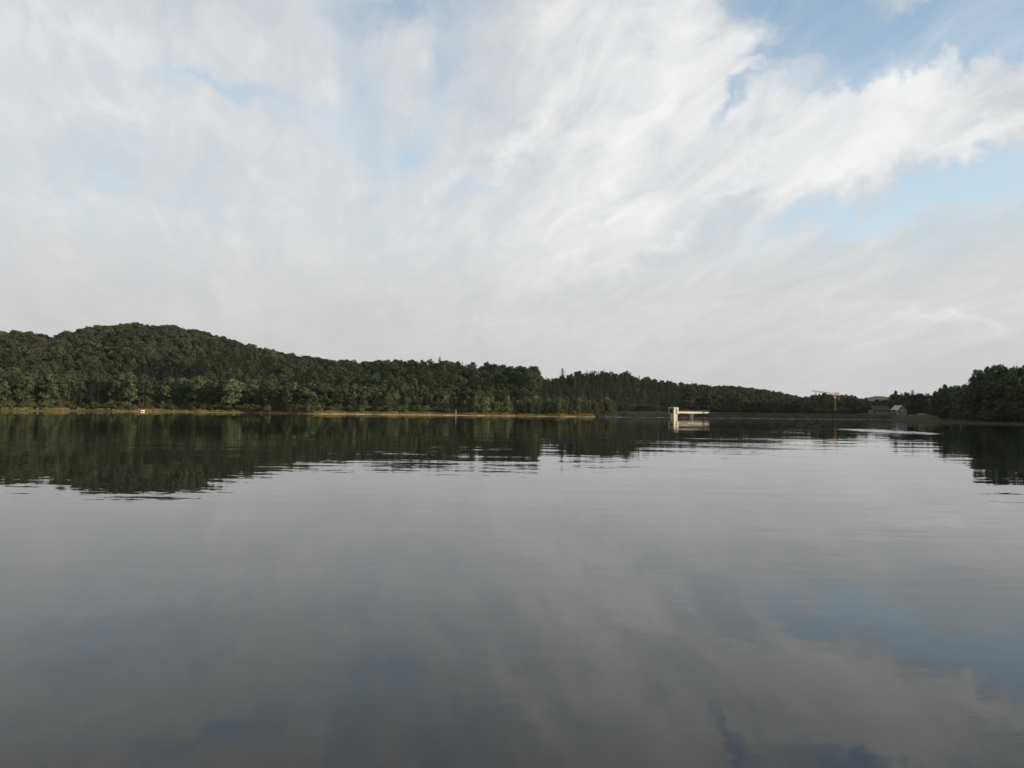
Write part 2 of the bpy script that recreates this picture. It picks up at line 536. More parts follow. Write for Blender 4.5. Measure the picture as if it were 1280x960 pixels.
def slopes(vec, scale, amp_x, amp_y, detail=2.0, rot=0.0, stretch=3.5, dist=0.3):
    mp = n.mapping(vec, rot=(0, 0, R(rot)), scale=(1.0 / stretch, 1.0, 1.0))
    cc = n.noise(mp, scale, detail, 0.5, dist).outputs['Color']
    return n.vec('MULTIPLY', n.vec('SUBTRACT', cc, (0.5, 0.5, 0.5)), (amp_x, amp_y, 0.0))


patch = n.noise(n.mapping(pos, rot=(0, 0, R(10)), scale=(0.5, 1.0, 1.0)), 0.045, 3.0, 0.55, 0.4).outputs['Fac']
calm = n.remap(patch, 0.36, 0.66, 0.25, 1.0)
s1 = slopes(pos, 0.50, 0.010, 0.042, 2.0, 8, 5.0)
s2 = slopes(pos, 1.9, 0.012, 0.034, 2.0, -7, 4.0)
s3 = slopes(pos, 6.0, 0.012, 0.020, 1.0, 14, 2.6)
s5 = slopes(pos, 1.45, 0.010, 0.055, 2.0, 9, 9.0, 0.6)
spos = n.node('ShaderNodeSeparateXYZ'); n.put(spos.inputs[0], pos)
band = n.remap(n.noise(n.mapping(pos, rot=(0, 0, R(-20)), scale=(0.35, 1.0, 1.0)), 0.16, 3.0, 0.6, 0.5).outputs['Fac'], 0.45, 0.66)
near_ = n.math('MULTIPLY', n.remap(spos.outputs[1], 26.0, 60.0, 1.0, 0.0), band)
tot = n.vec('ADD', n.vec('ADD', s1, s2), s3)
tot = n.vec('ADD', tot, n.vec('SCALE', s5, scale=near_))
tot = n.vec('SCALE', tot, scale=calm)


def ell(cx, cy, rx, ry, rot, a=0.5, b=1.0):
    v = n.mapping(pos, loc=(cx, cy, 0), rot=(0, 0, R(rot)), scale=(rx, ry, 1.0), kind='TEXTURE')
    return n.remap(n.vec('LENGTH', v), a, b, 1.0, 0.0)


# a breath of wind roughens one far strip and a faint line along the near-left shore
gust = ell(76.0, 163.0, 7.0, 28.0, -6)
s4 = slopes(pos, 1.1, 0.10, 0.30, 2.0, 0, 2.0)
s4 = n.vec('ADD', s4, n.vec('SCALE', (0.0, -0.020, 0.0), scale=1.0))
tot = n.vec('ADD', tot, n.vec('SCALE', s4, scale=gust))
far_gust = ell(-146.0, 258.0, 26.0, 8.0, 0)
tot = n.vec('ADD', tot, n.vec('SCALE', s4, scale=n.math('MULTIPLY', far_gust, 0.45)))
# a long low swell line, the wake of something gone by
wake = ell(19.4, 29.9, 2.4, 0.16, -22, 0.3, 1.0)
tot = n.vec('ADD', tot, n.vec('SCALE', (0.0, 0.016, 0.0), scale=wake))
# rings where a fish has risen
RC = (5.02, 8.38)
rv = n.vec('SUBTRACT', n.vec('MULTIPLY', pos, (1, 1, 0)), (RC[0], RC[1], 0.0))
rl = n.vec('LENGTH', rv)
amp = n.math('MULTIPLY', n.remap(rl, 0.10, 0.28), n.remap(rl, 0.30, 0.62, 1.0, 0.0))
wv = n.math('MULTIPLY', n.math('SINE', n.math('MULTIPLY', rl, 62.0)), n.math('MULTIPLY', n.math('MULTIPLY', amp, 0.013), n.remap(n.noise(pos, 1.7, 2.0).outputs['Fac'], 0.35, 0.62)))
tot = n.vec('ADD', tot, n.vec('SCALE', n.vec('NORMALIZE', rv), scale=wv))
nrm = n.vec('NORMALIZE', n.vec('ADD', tot, (0.0, 0.0, 1.0)))
p.inputs['Base Color'].default_value = (0.010, 0.011, 0.010, 1)
p.inputs['Roughness'].default_value = 0.0
p.inputs['IOR'].default_value = 1.333
n.put(p.inputs['Normal'], nrm)
M['water'] = m
water = MB().add([(-1500, -300, 0), (1500, -300, 0), (1500, 1500, 0), (-1500, 1500, 0)], [(0, 1, 2, 3)]).build('water', M['water'])
tag(water, 'calm grey lake with a mirror-like rippled surface', 'lake', kind='structure')


# ------------------------------------------------------------------ tree meshes
def leaf_cloud(centers, radii, per, size, seed, squash=0.85, jit=0.55):
    """leaf sprays spread over many lumps: bent quads roughly facing outwards from each lump"""
    r = np.random.default_rng(seed)
    P, Nn = [], []
    for c_, rad_ in zip(centers, radii):
        k = int(per * (rad_ / np.mean(radii)) ** 2)
        d = r.normal(size=(k, 3)); d /= np.linalg.norm(d, axis=1)[:, None]
        d[:, 2] = np.where(d[:, 2] < -0.5, -d[:, 2], d[:, 2])
        q = r.uniform(0.72, 1.12, size=(k, 1))
        P.append(np.asarray(c_) + d * rad_ * q * np.array([1, 1, squash]))
        Nn.append(d + r.normal(size=(k, 3)) * jit)
    P, Nn = np.concatenate(P), np.concatenate(Nn)
    return sprays(P, Nn, size, r)


def sprays(P, Nn, size, r, aspect=(0.6, 1.2)):
    Nn = Nn / np.linalg.norm(Nn, axis=1)[:, None]
    k = len(P)
    ref = r.normal(size=(k, 3))
    A = np.cross(Nn, ref); A /= np.linalg.norm(A, axis=1)[:, None]
    B = np.cross(Nn, A)
    s = size * r.uniform(0.6, 1.4, size=(k, 1))
    a = A * s * 0.5; b = B * s * 0.5 * r.uniform(*aspect, size=(k, 1))
    bend = Nn * s * r.uniform(-0.25, 0.1, size=(k, 1))
    v = np.stack([P - a + bend, P - b * 0.9, P + a + bend, P + b * 1.1], 1).reshape(-1, 3)
    f = np.arange(4 * k).reshape(-1, 4)
    return v, f


def trunk_mesh(name, h, r0, limbs, mat, seed, lean=0.03, first=0.3):
    r = random.Random(seed)
    mb = MB()
    pts = [Vector((0, 0, -0.6))]
    for i in range(1, 6):
        pts.append(Vector((r.uniform(-lean, lean) * h * i / 5, r.uniform(-lean, lean) * h * i / 5, h * i / 5)))
    for i in range(5):
        mb.tube(pts[i], pts[i + 1], r0 * (1 - 0.17 * i), r0 * (1 - 0.17 * (i + 1)), 7)
    for k in range(limbs):
        z = h * (first + (0.9 - first) * k / max(1, limbs - 1))
        a = k * 2.4 + r.uniform(-0.4, 0.4)
        ln = h * r.uniform(0.16, 0.27) * (1.15 - 0.5 * z / h)
        base = Vector((0, 0, z))
        tip = base + Vector((math.cos(a) * ln, math.sin(a) * ln, ln * 0.7))
        mb.tube(base, tip, r0 * 0.38, r0 * 0.10, 5)
    me = mb.mesh(name)
    me.materials.append(mat)
    return me


def broadleaf(seed, h=16.0, w=4.4, mat='broadleaf', low=0.20, lumps=34, per=50, size=0.62, peak=0.0):
    """round crown: outer lumps of unequal size around an egg, some gaps"""
    r = np.random.default_rng(seed)
    cs, rs = [], []
    zc_, rz = h * (1 + low) / 2, h * (1 - low) / 2
    for k in range(lumps):
        d = r.normal(size=3); d /= np.linalg.norm(d)
        if d[2] < -0.75: d[2] *= -1
        q = r.uniform(0.55, 0.92)
        wz = w * (1.0 - peak * max(0.0, d[2])) * r.uniform(0.88, 1.12)
        cs.append((d[0] * wz * q, d[1] * wz * q, zc_ + d[2] * rz * q))
        rs.append(r.uniform(0.22, 0.40) * w)
    v, f = leaf_cloud(cs, rs, per, size, seed + 100)
    v[:, 2] *= h / max(v[:, 2].max(), 0.1)
    return np_mesh('broadleaf_crown', v, f, M[mat])


def column_crown(seed, h=11.0, w=1.9, mat='birch', lumps=26, per=44, size=0.5):
    r = np.random.default_rng(seed)
    cs, rs = [], []
    for k in range(lumps):
        u = (k + 0.5) / lumps
        ww = w * math.sin(math.pi * min(1.0, 0.14 + 0.86 * u) ** 0.8) ** 0.6 * r.uniform(0.4, 0.85)
        a = k * 2.4 + r.uniform(-0.5, 0.5)
        cs.append((math.cos(a) * ww, math.sin(a) * ww, h * (0.10 + 0.86 * u)))
        rs.append(r.uniform(0.32, 0.55) * w)
    v, f = leaf_cloud(cs, rs, per, size, seed + 100, 1.15)
    v[:, 2] *= h / v[:, 2].max()
    return np_mesh('birch_crown', v, f, M[mat])


def spruce(seed, h=16.0, w=2.9, mat='needle', tiers=17, size=0.62):
    """drooping whorls of boughs, each bough a fan of sprays"""
    r = np.random.default_rng(seed)
    P, Nn = [], []
    for i in range(tiers):
        u = i / (tiers - 1)
        z = h * (0.08 + 0.90 * u)
        rad_ = w * (1 - u) ** 0.8 * r.uniform(0.85, 1.1) + 0.28
        nb = max(7, int(11 * (1 - u) + 4))
        a0 = r.uniform(0, 6.28)
        for k in range(nb):
            a = a0 + 6.283 * k / nb + r.uniform(-0.2, 0.2)
            ln = rad_ * r.uniform(0.75, 1.12)
            m_ = max(2, int(ln / 0.34))
            for j in range(m_):
                q = (j + 0.7) / m_
                wd = 0.22 + 0.35 * q * min(1.0, ln / 2)
                off = r.uniform(-wd, wd)
                P.append((math.cos(a) * ln * q - math.sin(a) * off, math.sin(a) * ln * q + math.cos(a) * off,
                          z - 0.28 * ln * q + 0.10 * ln * q * q + r.uniform(-0.2, 0.2)))
                Nn.append((math.cos(a) * 0.75 + r.normal() * 0.35, math.sin(a) * 0.75 + r.normal() * 0.35, 0.75))
    P, Nn = np.array(P), np.array(Nn)
    v, f = sprays(P, Nn, size, r)
    top = np.array([[0.09, 0, h * 0.94], [-0.05, 0.08, h * 0.94], [-0.05, -0.08, h * 0.94], [0, 0, h * 1.01]])
    v = np.concatenate([v, top]); k = len(v)
    f = np.concatenate([f, [[k - 4, k - 3, k - 1, k - 1]]]) if False else f
    return np_mesh('spruce_crown', v[:-4], f, M[mat])


def shrub_crown(seed, h=3.6, w=2.4, lumps=16, per=40):
    r = np.random.default_rng(seed)
    cs, rs = [], []
    for k in range(lumps):
        a, q = r.uniform(0, 6.28), r.uniform(0.1, 0.85) ** 0.7
        cs.append((math.cos(a) * w * q, math.sin(a) * w * q, h * (0.18 + 0.55 * (1 - q * q) * r.uniform(0.5, 1.1))))
        rs.append(r.uniform(0.28, 0.42) * w)
    v, f = leaf_cloud(cs, rs, per, 0.42, seed + 50)
    v[:, 2] = np.maximum(v[:, 2], -0.1)
    v[:, 2] *= h / v[:, 2].max()
    return np_mesh('shrub_crown', v, f, M['shrub'])


# kind -> list of (crown mesh, trunk mesh, height)
KINDS = {'broadleaf': [], 'alder': [], 'hill': [], 'spruce': [], 'dark': [], 'birch': [], 'shrub': [], 'pine': []}
for k in range(6):
    KINDS['broadleaf'].append((broadleaf(20 + k, 16, [4.6, 3.9, 5.2, 4.2, 3.5, 4.8][k], 'broadleaf', [0.03, 0.04, 0.02, 0.06, 0.02, 0.06][k], 30 + 2 * k, 56, 0.6, [0.1, 0.4, 0.0, 0.2, 0.45, 0.1][k]),
                               trunk_mesh('broadleaf_trunk', 12.5, 0.30, 7, M['bark'], 40 + k), 16.0))
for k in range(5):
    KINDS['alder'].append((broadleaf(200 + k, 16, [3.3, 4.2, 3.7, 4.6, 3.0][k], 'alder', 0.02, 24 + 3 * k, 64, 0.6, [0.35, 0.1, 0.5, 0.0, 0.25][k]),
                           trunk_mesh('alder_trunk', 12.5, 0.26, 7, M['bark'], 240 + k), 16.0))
for k in range(4):
    KINDS['hill'].append((broadleaf(60 + k, 16, 5.6 + 0.5 * k, 'hill', 0.16, 22, 66, 0.85, 0.15), trunk_mesh('broadleaf_trunk', 12.0, 0.28, 6, M['bark'], 70 + k), 16.0))
for k in range(3):
    KINDS['spruce'].append((spruce(80 + k, 16, 2.7 + 0.25 * k), trunk_mesh('spruce_trunk', 14.5, 0.22, 6, M['bark'], 90 + k, 0.004), 16.0))
    KINDS['dark'].append((spruce(95 + k, 16, 3.0 + 0.2 * k, 'dark_needle'), trunk_mesh('spruce_trunk', 14.5, 0.22, 6, M['bark'], 97 + k, 0.004), 16.0))
for k in range(4):
    KINDS['birch'].append((column_crown(110 + k, 11, 1.7 + 0.2 * k), trunk_mesh('birch_trunk', 9.5, 0.13, 7, M['pale_bark'], 120 + k, 0.02, 0.2), 11.0))
for k in range(3):
    KINDS['shrub'].append((shrub_crown(130 + k), trunk_mesh('shrub_stem', 2.4, 0.07, 6, M['bark'], 140 + k, 0.05, 0.1), 3.6))

# ------------------------------------------------------------------ where the trees stand
DAM_A = Vector((lateral(764, 511), 511, 0))
DAM_B = Vector((lateral(1108, 580), 580, 0))
trees = []                                   # kind, variant, x, y, height, width factor, rotation


def front_height(px):
    return np.interp(px, [-40, 0, 60, 92, 100, 140, 150, 250, 300, 350, 400, 450, 500, 600, 680, 765, 800],
                     [17, 17, 18, 17, 16, 16, 20, 20, 17, 16, 14.5, 12.5, 11, 11, 10.5, 11, 11])


def stand(kind, x, y, h, wf=1.0):
    k = int(rng.integers(len(KINDS[kind])))
    trees.append((kind, k, float(x), float(y), float(h), float(wf), float(rng.uniform(0, 6.28))))


cell = 7.6
gx = np.arange(-760, 760, cell)
gy = np.arange(300, 1040, cell)
for yy_ in gy:
    for xx_ in gx:
        x, y = xx_ + rng.uniform(-2.7, 2.7), yy_ + rng.uniform(-2.7, 2.7)
        az, d = math.atan2(x, y), math.hypot(x, y)
        if az < -0.64 or az > 0.60:
            continue
        px = 640 + FPX * x / y
        ds = float(shore_dist(az)); t = d - ds
        dr = float(np.interp(az, RG_A, RG_D))
        if t < 13 or d > dr + 75:
            continue
        if (t > 60 and rng.uniform() < 0.12) or (t < 34 and px < 585 and rng.uniform() < 0.2):
            continue
        H = float(np.interp(az, RG_A, RG_H))
        dam_zone = 762 < px < 1112
        if dam_zone and t < (44 if px < 1000 else 52):
            continue
        if 1082 < px < 1165 and t < 72:
            continue
        if 1165 <= px < 1200 and t < 16:
            continue
        u = rng.uniform()
        s = (d - ds) / (dr - ds)
        front = (t < 34 and px < 770)
        kind, h, wf = 'broadleaf', H * rng.uniform(0.62, 1.13), 1.0
        if front:
            h = front_height(px) * rng.uniform(0.75, 1.15)
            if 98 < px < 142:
                kind, h = 'dark', rng.uniform(14, 17)  # near-black spruces stand in for the shaded gap at the shore
            elif px > 585:
                if t > 20: continue
                kind, h = ('birch', rng.uniform(8.5, 12.5)) if u < 0.8 else ('broadleaf', rng.uniform(7, 10))
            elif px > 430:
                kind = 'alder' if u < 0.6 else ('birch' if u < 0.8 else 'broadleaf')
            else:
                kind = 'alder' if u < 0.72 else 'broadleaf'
            wf = 1.14 if px < 585 else 1.0
            if 30 < t: h *= 1.05
        else:
            if px < 250 and s > 0.42:
                kind = 'hill'
            elif 165 < px < 255 and 0.16 < s < 0.36:
                kind, h = 'dark', rng.uniform(13, 17)  # near-black spruces paint in the shadow side behind the front trees
            elif 235 < px < 480 and 0.15 < s < 0.8:
                kind = 'spruce' if u < 0.72 else 'broadleaf'
            elif px <= 235 and s < 0.42:
                kind = 'broadleaf' if u < 0.85 else 'spruce'
            elif px < 480:
                kind = 'hill' if u < 0.75 else 'spruce'
            elif px < 672:
                kind = 'broadleaf' if u < 0.75 else 'spruce'
                if s < 0.75: h = min(h, 13.5) if t < 90 else h
            elif px < 860:
                if 20 < t < 52 and px < 770: continue
                kind = 'spruce' if (u < 0.85 and s < 0.82) else ('broadleaf' if u < 0.6 else 'spruce')
                h = min(h, 11.5) * rng.uniform(0.9, 1.05) if s < 0.8 else h
            elif px < 1010:
                kind = 'hill' if u < 0.6 else 'spruce'
            elif px < 1115:
                kind = 'spruce' if u < 0.5 else 'broadleaf'
                h *= 0.9
            elif px < 1170:
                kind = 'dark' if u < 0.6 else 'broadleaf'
            else:
                kind = 'broadleaf'
        stand(kind, x, y, h, wf * rng.uniform(0.88, 1.15))


def special(kind, px, py_top, depth, wf=1.0, rows_=trees):
    """a tree whose top shows at (px, py_top), standing at the given depth"""
    x = lateral(px, depth)
    gz = float(ground_z(x, depth))
    yy = py_top - math.tan(ROLL) * (px - 640.0)
    ztop = CAM_H + (HORIZON - yy) / FPX * depth
    stand(kind, x, depth, max(5.0, ztop - gz), wf)


n_grid = len(trees)
under = []                                   # undergrowth at the foot of the woods
for px in np.arange(-40, 1320, 2.6):
    if 770 < px < 1168: continue
    if rng.uniform() < 0.35: continue
    for row in range(2):
        az = az_of(px + rng.uniform(-1.3, 1.3))
        t = (12 if px < 770 else 7) + row * 5 + rng.uniform(-2.5, 3.5)
        d = float(shore_dist(az)) + t
        if px > 1100:
            under.append(('broadleaf', int(rng.integers(6)), d * math.sin(az), d * math.cos(az), rng.uniform(3.5, 7.5), rng.uniform(1.1, 1.7), rng.uniform(0, 6.28)))
        else:
            under.append(('shrub', int(rng.integers(3)), d * math.sin(az), d * math.cos(az), rng.uniform(1.2, 5.0), rng.uniform(0.6, 1.3), rng.uniform(0, 6.28)))
for px in np.arange(772, 1090, 2.2):
    for row in range(3):
        az = az_of(px + rng.uniform(-1.1, 1.1))
        d = float(shore_dist(az)) + 42 + row * 7 + rng.uniform(-2, 2)
        under.append(('broadleaf', int(rng.integers(6)), d * math.sin(az), d * math.cos(az), rng.uniform(3.5, 7.0), rng.uniform(1.2, 1.8), rng.uniform(0, 6.28)))
for px in np.arange(-40, 1110, 5.0):        # young growth under the ridge trees
    for row in range(4):
        az = az_of(px + rng.uniform(-2.5, 2.5))
        d = float(np.interp(az, RG_A, RG_D)) - 14 + row * 20 + rng.uniform(-6, 6)
        under.append(('broadleaf', int(rng.integers(6)), d * math.sin(az), d * math.cos(az), rng.uniform(5, 9), rng.uniform(1.2, 1.7), rng.uniform(0, 6.28)))
# tall ones that break the skyline
special('spruce', 703, 460.0, 728, 1.5)
special('spruce', 549, 445.5, 775, 1.5)
special('broadleaf', 667, 457, 640, 0.9)
special('broadleaf', 655, 458, 645, 1.0)
special('spruce', 674, 467, 690, 0.7)
special('spruce', 683, 471, 722, 1.2)
special('spruce', 690, 472, 724, 1.2)
special('broadleaf', 697, 472, 722, 1.1)
special('broadleaf', 724, 463, 750, 1.2)
special('spruce', 755, 461.5, 770, 0.8)
special('spruce', 748, 463.5, 768, 0.8)
special('spruce', 763, 462.5, 772, 0.8)
special('broadleaf', 783, 463, 775, 1.2)
special('spruce', 1020, 490, 745, 1.1)
special('broadleaf', 1031, 490, 745, 1.0)
special('spruce', 1048, 489, 745, 1.0)
# the dark wooded point on the sunless shore
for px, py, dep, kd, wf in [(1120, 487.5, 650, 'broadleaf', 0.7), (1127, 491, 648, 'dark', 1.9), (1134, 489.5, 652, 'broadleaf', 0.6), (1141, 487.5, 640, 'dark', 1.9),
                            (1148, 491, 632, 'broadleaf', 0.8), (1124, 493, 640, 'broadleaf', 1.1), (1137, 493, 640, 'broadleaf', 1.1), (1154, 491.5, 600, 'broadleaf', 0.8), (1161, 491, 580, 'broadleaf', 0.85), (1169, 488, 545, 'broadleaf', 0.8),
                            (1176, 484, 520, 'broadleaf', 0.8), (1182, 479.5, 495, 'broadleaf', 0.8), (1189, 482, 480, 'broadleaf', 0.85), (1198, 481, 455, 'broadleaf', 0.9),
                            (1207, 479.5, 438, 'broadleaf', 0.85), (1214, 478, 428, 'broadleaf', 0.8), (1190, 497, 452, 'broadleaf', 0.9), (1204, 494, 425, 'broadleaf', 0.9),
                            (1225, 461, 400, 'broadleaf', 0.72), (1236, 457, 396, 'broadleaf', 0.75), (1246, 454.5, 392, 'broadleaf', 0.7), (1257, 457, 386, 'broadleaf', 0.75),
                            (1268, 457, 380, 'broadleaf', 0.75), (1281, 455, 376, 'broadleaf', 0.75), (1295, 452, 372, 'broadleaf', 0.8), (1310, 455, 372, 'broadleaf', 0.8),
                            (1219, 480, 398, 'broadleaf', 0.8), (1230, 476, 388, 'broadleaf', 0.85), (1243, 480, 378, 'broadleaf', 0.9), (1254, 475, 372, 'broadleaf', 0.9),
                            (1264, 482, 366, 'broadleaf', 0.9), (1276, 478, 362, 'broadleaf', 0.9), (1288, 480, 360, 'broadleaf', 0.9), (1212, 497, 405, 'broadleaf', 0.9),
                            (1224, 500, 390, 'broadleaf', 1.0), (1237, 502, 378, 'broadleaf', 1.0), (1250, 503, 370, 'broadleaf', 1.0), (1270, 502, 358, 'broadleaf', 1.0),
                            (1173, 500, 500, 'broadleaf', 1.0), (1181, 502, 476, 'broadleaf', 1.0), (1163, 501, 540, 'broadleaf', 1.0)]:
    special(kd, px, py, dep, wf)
n_named = len(trees)
for px in np.arange(596, 770, 4.7):          # the birch row between the post and the dam
    az = az_of(px + rng.uniform(-1.5, 1.5))
    d = float(shore_dist(az)) + rng.uniform(9, 15)
    stand('birch', d * math.sin(az), d * math.cos(az), rng.uniform(8.0, 12.0), rng.uniform(0.9, 1.2))
# bushes out in front on the beach
for px, t, h in [(2, 6, 4.6), (10, 7, 4.2), (27, 7, 3.2), (55, 8, 4.6), (66, 7, 2.6), (76, 8, 3.0), (88, 8, 3.6), (96, 8, 3.0), (152, 6, 3.0), (163, 6, 3.4),
                 (308, 4, 4.8), (316, 4, 5.2), (322, 4, 4.6), (334, 4, 4.6), (352, 5, 2.6), (366, 4, 4.8), (374, 4, 5.4), (388, 4, 5.6), (398, 9, 3.4), (452, 9, 4.0),
                 (476, 10, 4.0), (505, 10, 3.6), (556, 9, 3.4), (597, 9, 5.5), (610, 9, 3.0), (694, 5, 1.8), (712, 6, 2.0), (764, 6, 3.0), (757, 7, 3.4),
                 (1062, 70, 5.0)]:
    az = az_of(px)
    d = float(shore_dist(az)) + t
    stand('shrub', d * math.sin(az), d * math.cos(az), h, h / 3.6 * rng.uniform(0.85, 1.1))
n_bush = len(trees)
# the hill beyond the frame on the sunward side, which shades the dam
for az in np.radians(np.arange(34.8, 78, 0.85)):
    for d in np.arange(390, 830, 10.5):
        a2, d2 = az + rng.uniform(-0.006, 0.006), d + rng.uniform(-4, 4)
        t = d2 - float(shore_dist(a2))
        if t < 14: continue
        stand('broadleaf', d2 * math.sin(a2), d2 * math.cos(a2), rng.uniform(14, 19), 1.0)

T = trees + under
tx, ty = np.array([t[2] for t in T]), np.array([t[3] for t in T])
tz = ground_z(tx, ty) - 0.15

# how much of each tree the photograph shows: sweep from near to far over a strip of columns
dist = np.hypot(tx, ty)
order = np.argsort(dist)
cols = np.full(1400, -1e9)
score = np.zeros(len(T))
HALF = {'broadleaf': 4.2, 'alder': 3.7, 'hill': 5.2, 'spruce': 2.6, 'dark': 2.8, 'birch': 1.7, 'shrub': 2.5}
for i in order:
    kd, kv, x, y, h, wf, rot = T[i]
    base_h = KINDS[kd][kv][2]
    half = HALF[kd] * wf * (h / base_h) / y * FPX
    pc = 640 + FPX * x / y
    a, b = int(max(0, pc - half + 60)), int(min(1399, pc + half + 60))
    if b <= 60 or a >= 1340 or b <= a: continue
    top = (tz[i] + h * 0.93 - CAM_H) / y * FPX
    bot = (tz[i] + 0.5 - CAM_H) / y * FPX
    seg = cols[a:b]
    vis = np.clip(top - np.maximum(seg, bot), 0, None)
    inside = (np.arange(a, b) >= 60) & (np.arange(a, b) <= 1340)
    score[i] = (vis * inside).sum()
    cols[a:b] = np.maximum(seg, top)

# ------------------------------------------------------------------ single trees
LABELS = {
    'broadleaf': ('broadleaf_tree', 'round-crowned green broadleaf tree in the sunlit wood across the lake', 'broadleaf trees of the wood across the lake'),
    'alder': ('alder_tree', '', ''),
    'hill': ('broadleaf_tree', 'olive-brown broadleaf tree on the upper slope of the wooded hill', 'olive broadleaf trees high on the hill'),
    'spruce': ('spruce_tree', 'pointed green spruce standing in the wood across the lake', 'spruces of the wood across the lake'),
    'dark': ('spruce_tree', 'nearly black dense spruce in the dark stand among paler trees', 'dark spruces in the wood'),
    'birch': ('birch_tree', 'slim pale-green birch in the low row behind the beach beside the dam', 'slim birches behind the beach'),
    'shrub': ('shrub', 'rounded yellow-green bush on the beach before the trees', 'bushes along the beach'),
}
chosen = set(range(n_grid, n_bush))
limit = {'tree': 300}
tree_rank = [i for i in np.argsort(-score) if T[i][0] != 'shrub' and score[i] > 0]
n_tree = sum(1 for i in chosen if T[i][0] != 'shrub')
for i in tree_rank:
    if n_tree >= limit['tree']: break
    if i not in chosen:
        chosen.add(int(i)); n_tree += 1
FORM = {'alder': ['slim', 'rounded', 'tapering', 'broad', 'upright'], 'broadleaf': ['broad', 'tapering', 'wide spreading', 'rounded', 'narrow', 'full'], 'hill': ['rounded', 'full', 'broad', 'wide'],
        'spruce': ['slender', 'pointed', 'fuller'], 'dark': ['slim', 'dense', 'broad'], 'birch': ['thin', 'slim', 'leafy', 'fuller'], 'shrub': ['low', 'rounded', 'spreading']}


def where(pc, t, kd):
    """what a tree of the far shore stands beside, named by things one can find there"""
    if pc > 1112: return 'in the sunless wood beside the gabled house' if pc < 1214 else 'in the tall clump on the sunless point'
    if pc > 770: return 'behind the dam near the intake tower' if pc < 900 else ('behind the dam between footbridge and crane' if pc < 1030 else 'behind the tower crane')
    back = t > 45
    for edge, near, far_ in ((98, 'on the grassy bank past the dark spruces', 'on the slope past the dark spruces'), (150, 'at the dark spruce stand on the shore', 'above the dark spruce stand'),
                             (260, 'behind the small beached boat', 'on the hill above the small beached boat'), (400, 'behind the bushes at the water', 'on the slope above the waterside bushes'),
                             (540, 'behind the long ochre beach', 'on the ridge above the ochre beach'), (600, 'behind the white post', 'on the ridge above the white post'),
                             (775, 'in the row between white post and dam', 'above the birch row by the dam')):
        if pc < edge: return far_ if back else near


TOPS = {0: 'tall single spruce with tiered boughs standing clear above the plantation ridge', 1: 'small pointed spruce tip rising above the even ridge of broadleaf trees'}
for i in sorted(chosen):
    kd, kv, x, y, h, wf, rot = T[i]
    if score[i] <= 0 and kd != 'shrub': continue
    cm, tm, bh_ = KINDS[kd][kv]
    name, label, group = LABELS[kd]
    s = h / bh_
    pc = 640 + FPX * x / y
    t_ = math.hypot(x, y) - float(shore_dist(math.atan2(x, y)))
    size = 'tall' if h > {'broadleaf': 16, 'alder': 16, 'hill': 16, 'spruce': 14, 'dark': 16, 'birch': 10.5, 'shrub': 4.2}[kd] else ('small' if h < {'broadleaf': 11, 'alder': 11, 'hill': 12, 'spruce': 10.5, 'dark': 14, 'birch': 9, 'shrub': 3.2}[kd] else 'mid-sized')
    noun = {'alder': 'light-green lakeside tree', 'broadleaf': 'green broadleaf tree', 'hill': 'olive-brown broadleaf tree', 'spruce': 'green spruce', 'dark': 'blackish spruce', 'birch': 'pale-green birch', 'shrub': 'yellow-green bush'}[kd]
    if kd == 'broadleaf' and pc > 1112: noun = 'dark broadleaf tree'
    label = '%s %s %s %s' % (size, FORM[kd][kv], noun, where(pc, t_, kd))
    group = '%s %s' % (noun.replace('tree', 'trees').replace('spruce', 'spruces').replace('birch', 'birches').replace('bush', 'bushes'), where(pc, t_, kd))
    if kd == 'shrub' and pc > 1000:
        label, group = 'single small bush beside the foot of the tower crane', None
    if i - n_grid in TOPS:
        label, group = TOPS[i - n_grid], None
    root = empty(name, (x, y, tz[i]), rot)
    tag(root, label, 'shrub' if kd == 'shrub' else 'tree', group)
    for nm, me in (('trunk', tm), ('crown', cm)):
        o = link(nm, me, root)
        o.scale = (s * wf, s * wf, s) if kd != 'shrub' else (wf, wf, s)

# ------------------------------------------------------------------ the rest of the wood, one mass
rest = np.array([i for i in range(len(T)) if i not in chosen], dtype=int)
kinds_flat = [(kd, kv) for kd in KINDS for kv in range(len(KINDS[kd]))]
kid = {k: j for j, k in enumerate(kinds_flat)}
me = bpy.data.meshes.new('forest')
me.from_pydata([(tx[i], ty[i], tz[i]) for i in rest], [], [])
a_v = me.attributes.new('variant', 'INT', 'POINT')
a_v.data.foreach_set('value', [kid[(T[i][0], T[i][1])] for i in rest])
a_s = me.attributes.new('size', 'FLOAT_VECTOR', 'POINT')
sc_ = []
for i in rest:
    s = T[i][4] / KINDS[T[i][0]][T[i][1]][2]
    sc_ += [s * T[i][5], s * T[i][5], s]
a_s.data.foreach_set('vector', sc_)
a_r = me.attributes.new('turn', 'FLOAT_VECTOR', 'POINT')
a_r.data.foreach_set('vector', [q for i in rest for q in (0.0, 0.0, T[i][6])])
forest = link('forest', me)
tag(forest, 'dense mixed woodland covering the hills behind the lake', 'woodland', kind='stuff')
# one part object per tree form gives the node tree its shapes
ng = bpy.data.node_groups.new('forest_scatter', 'GeometryNodeTree')
ng.interface.new_socket('Geometry', in_out='INPUT', socket_type='NodeSocketGeometry')
ng.interface.new_socket('Geometry', in_out='OUTPUT', socket_type='NodeSocketGeometry')
gi, go = ng.nodes.new('NodeGroupInput'), ng.nodes.new('NodeGroupOutput')
join = ng.nodes.new('GeometryNodeJoinGeometry')


def named(nm, dt):
    nd = ng.nodes.new('GeometryNodeInputNamedAttribute')
    nd.data_type = dt
    nd.inputs[0].default_value = nm
    return nd.outputs[0]


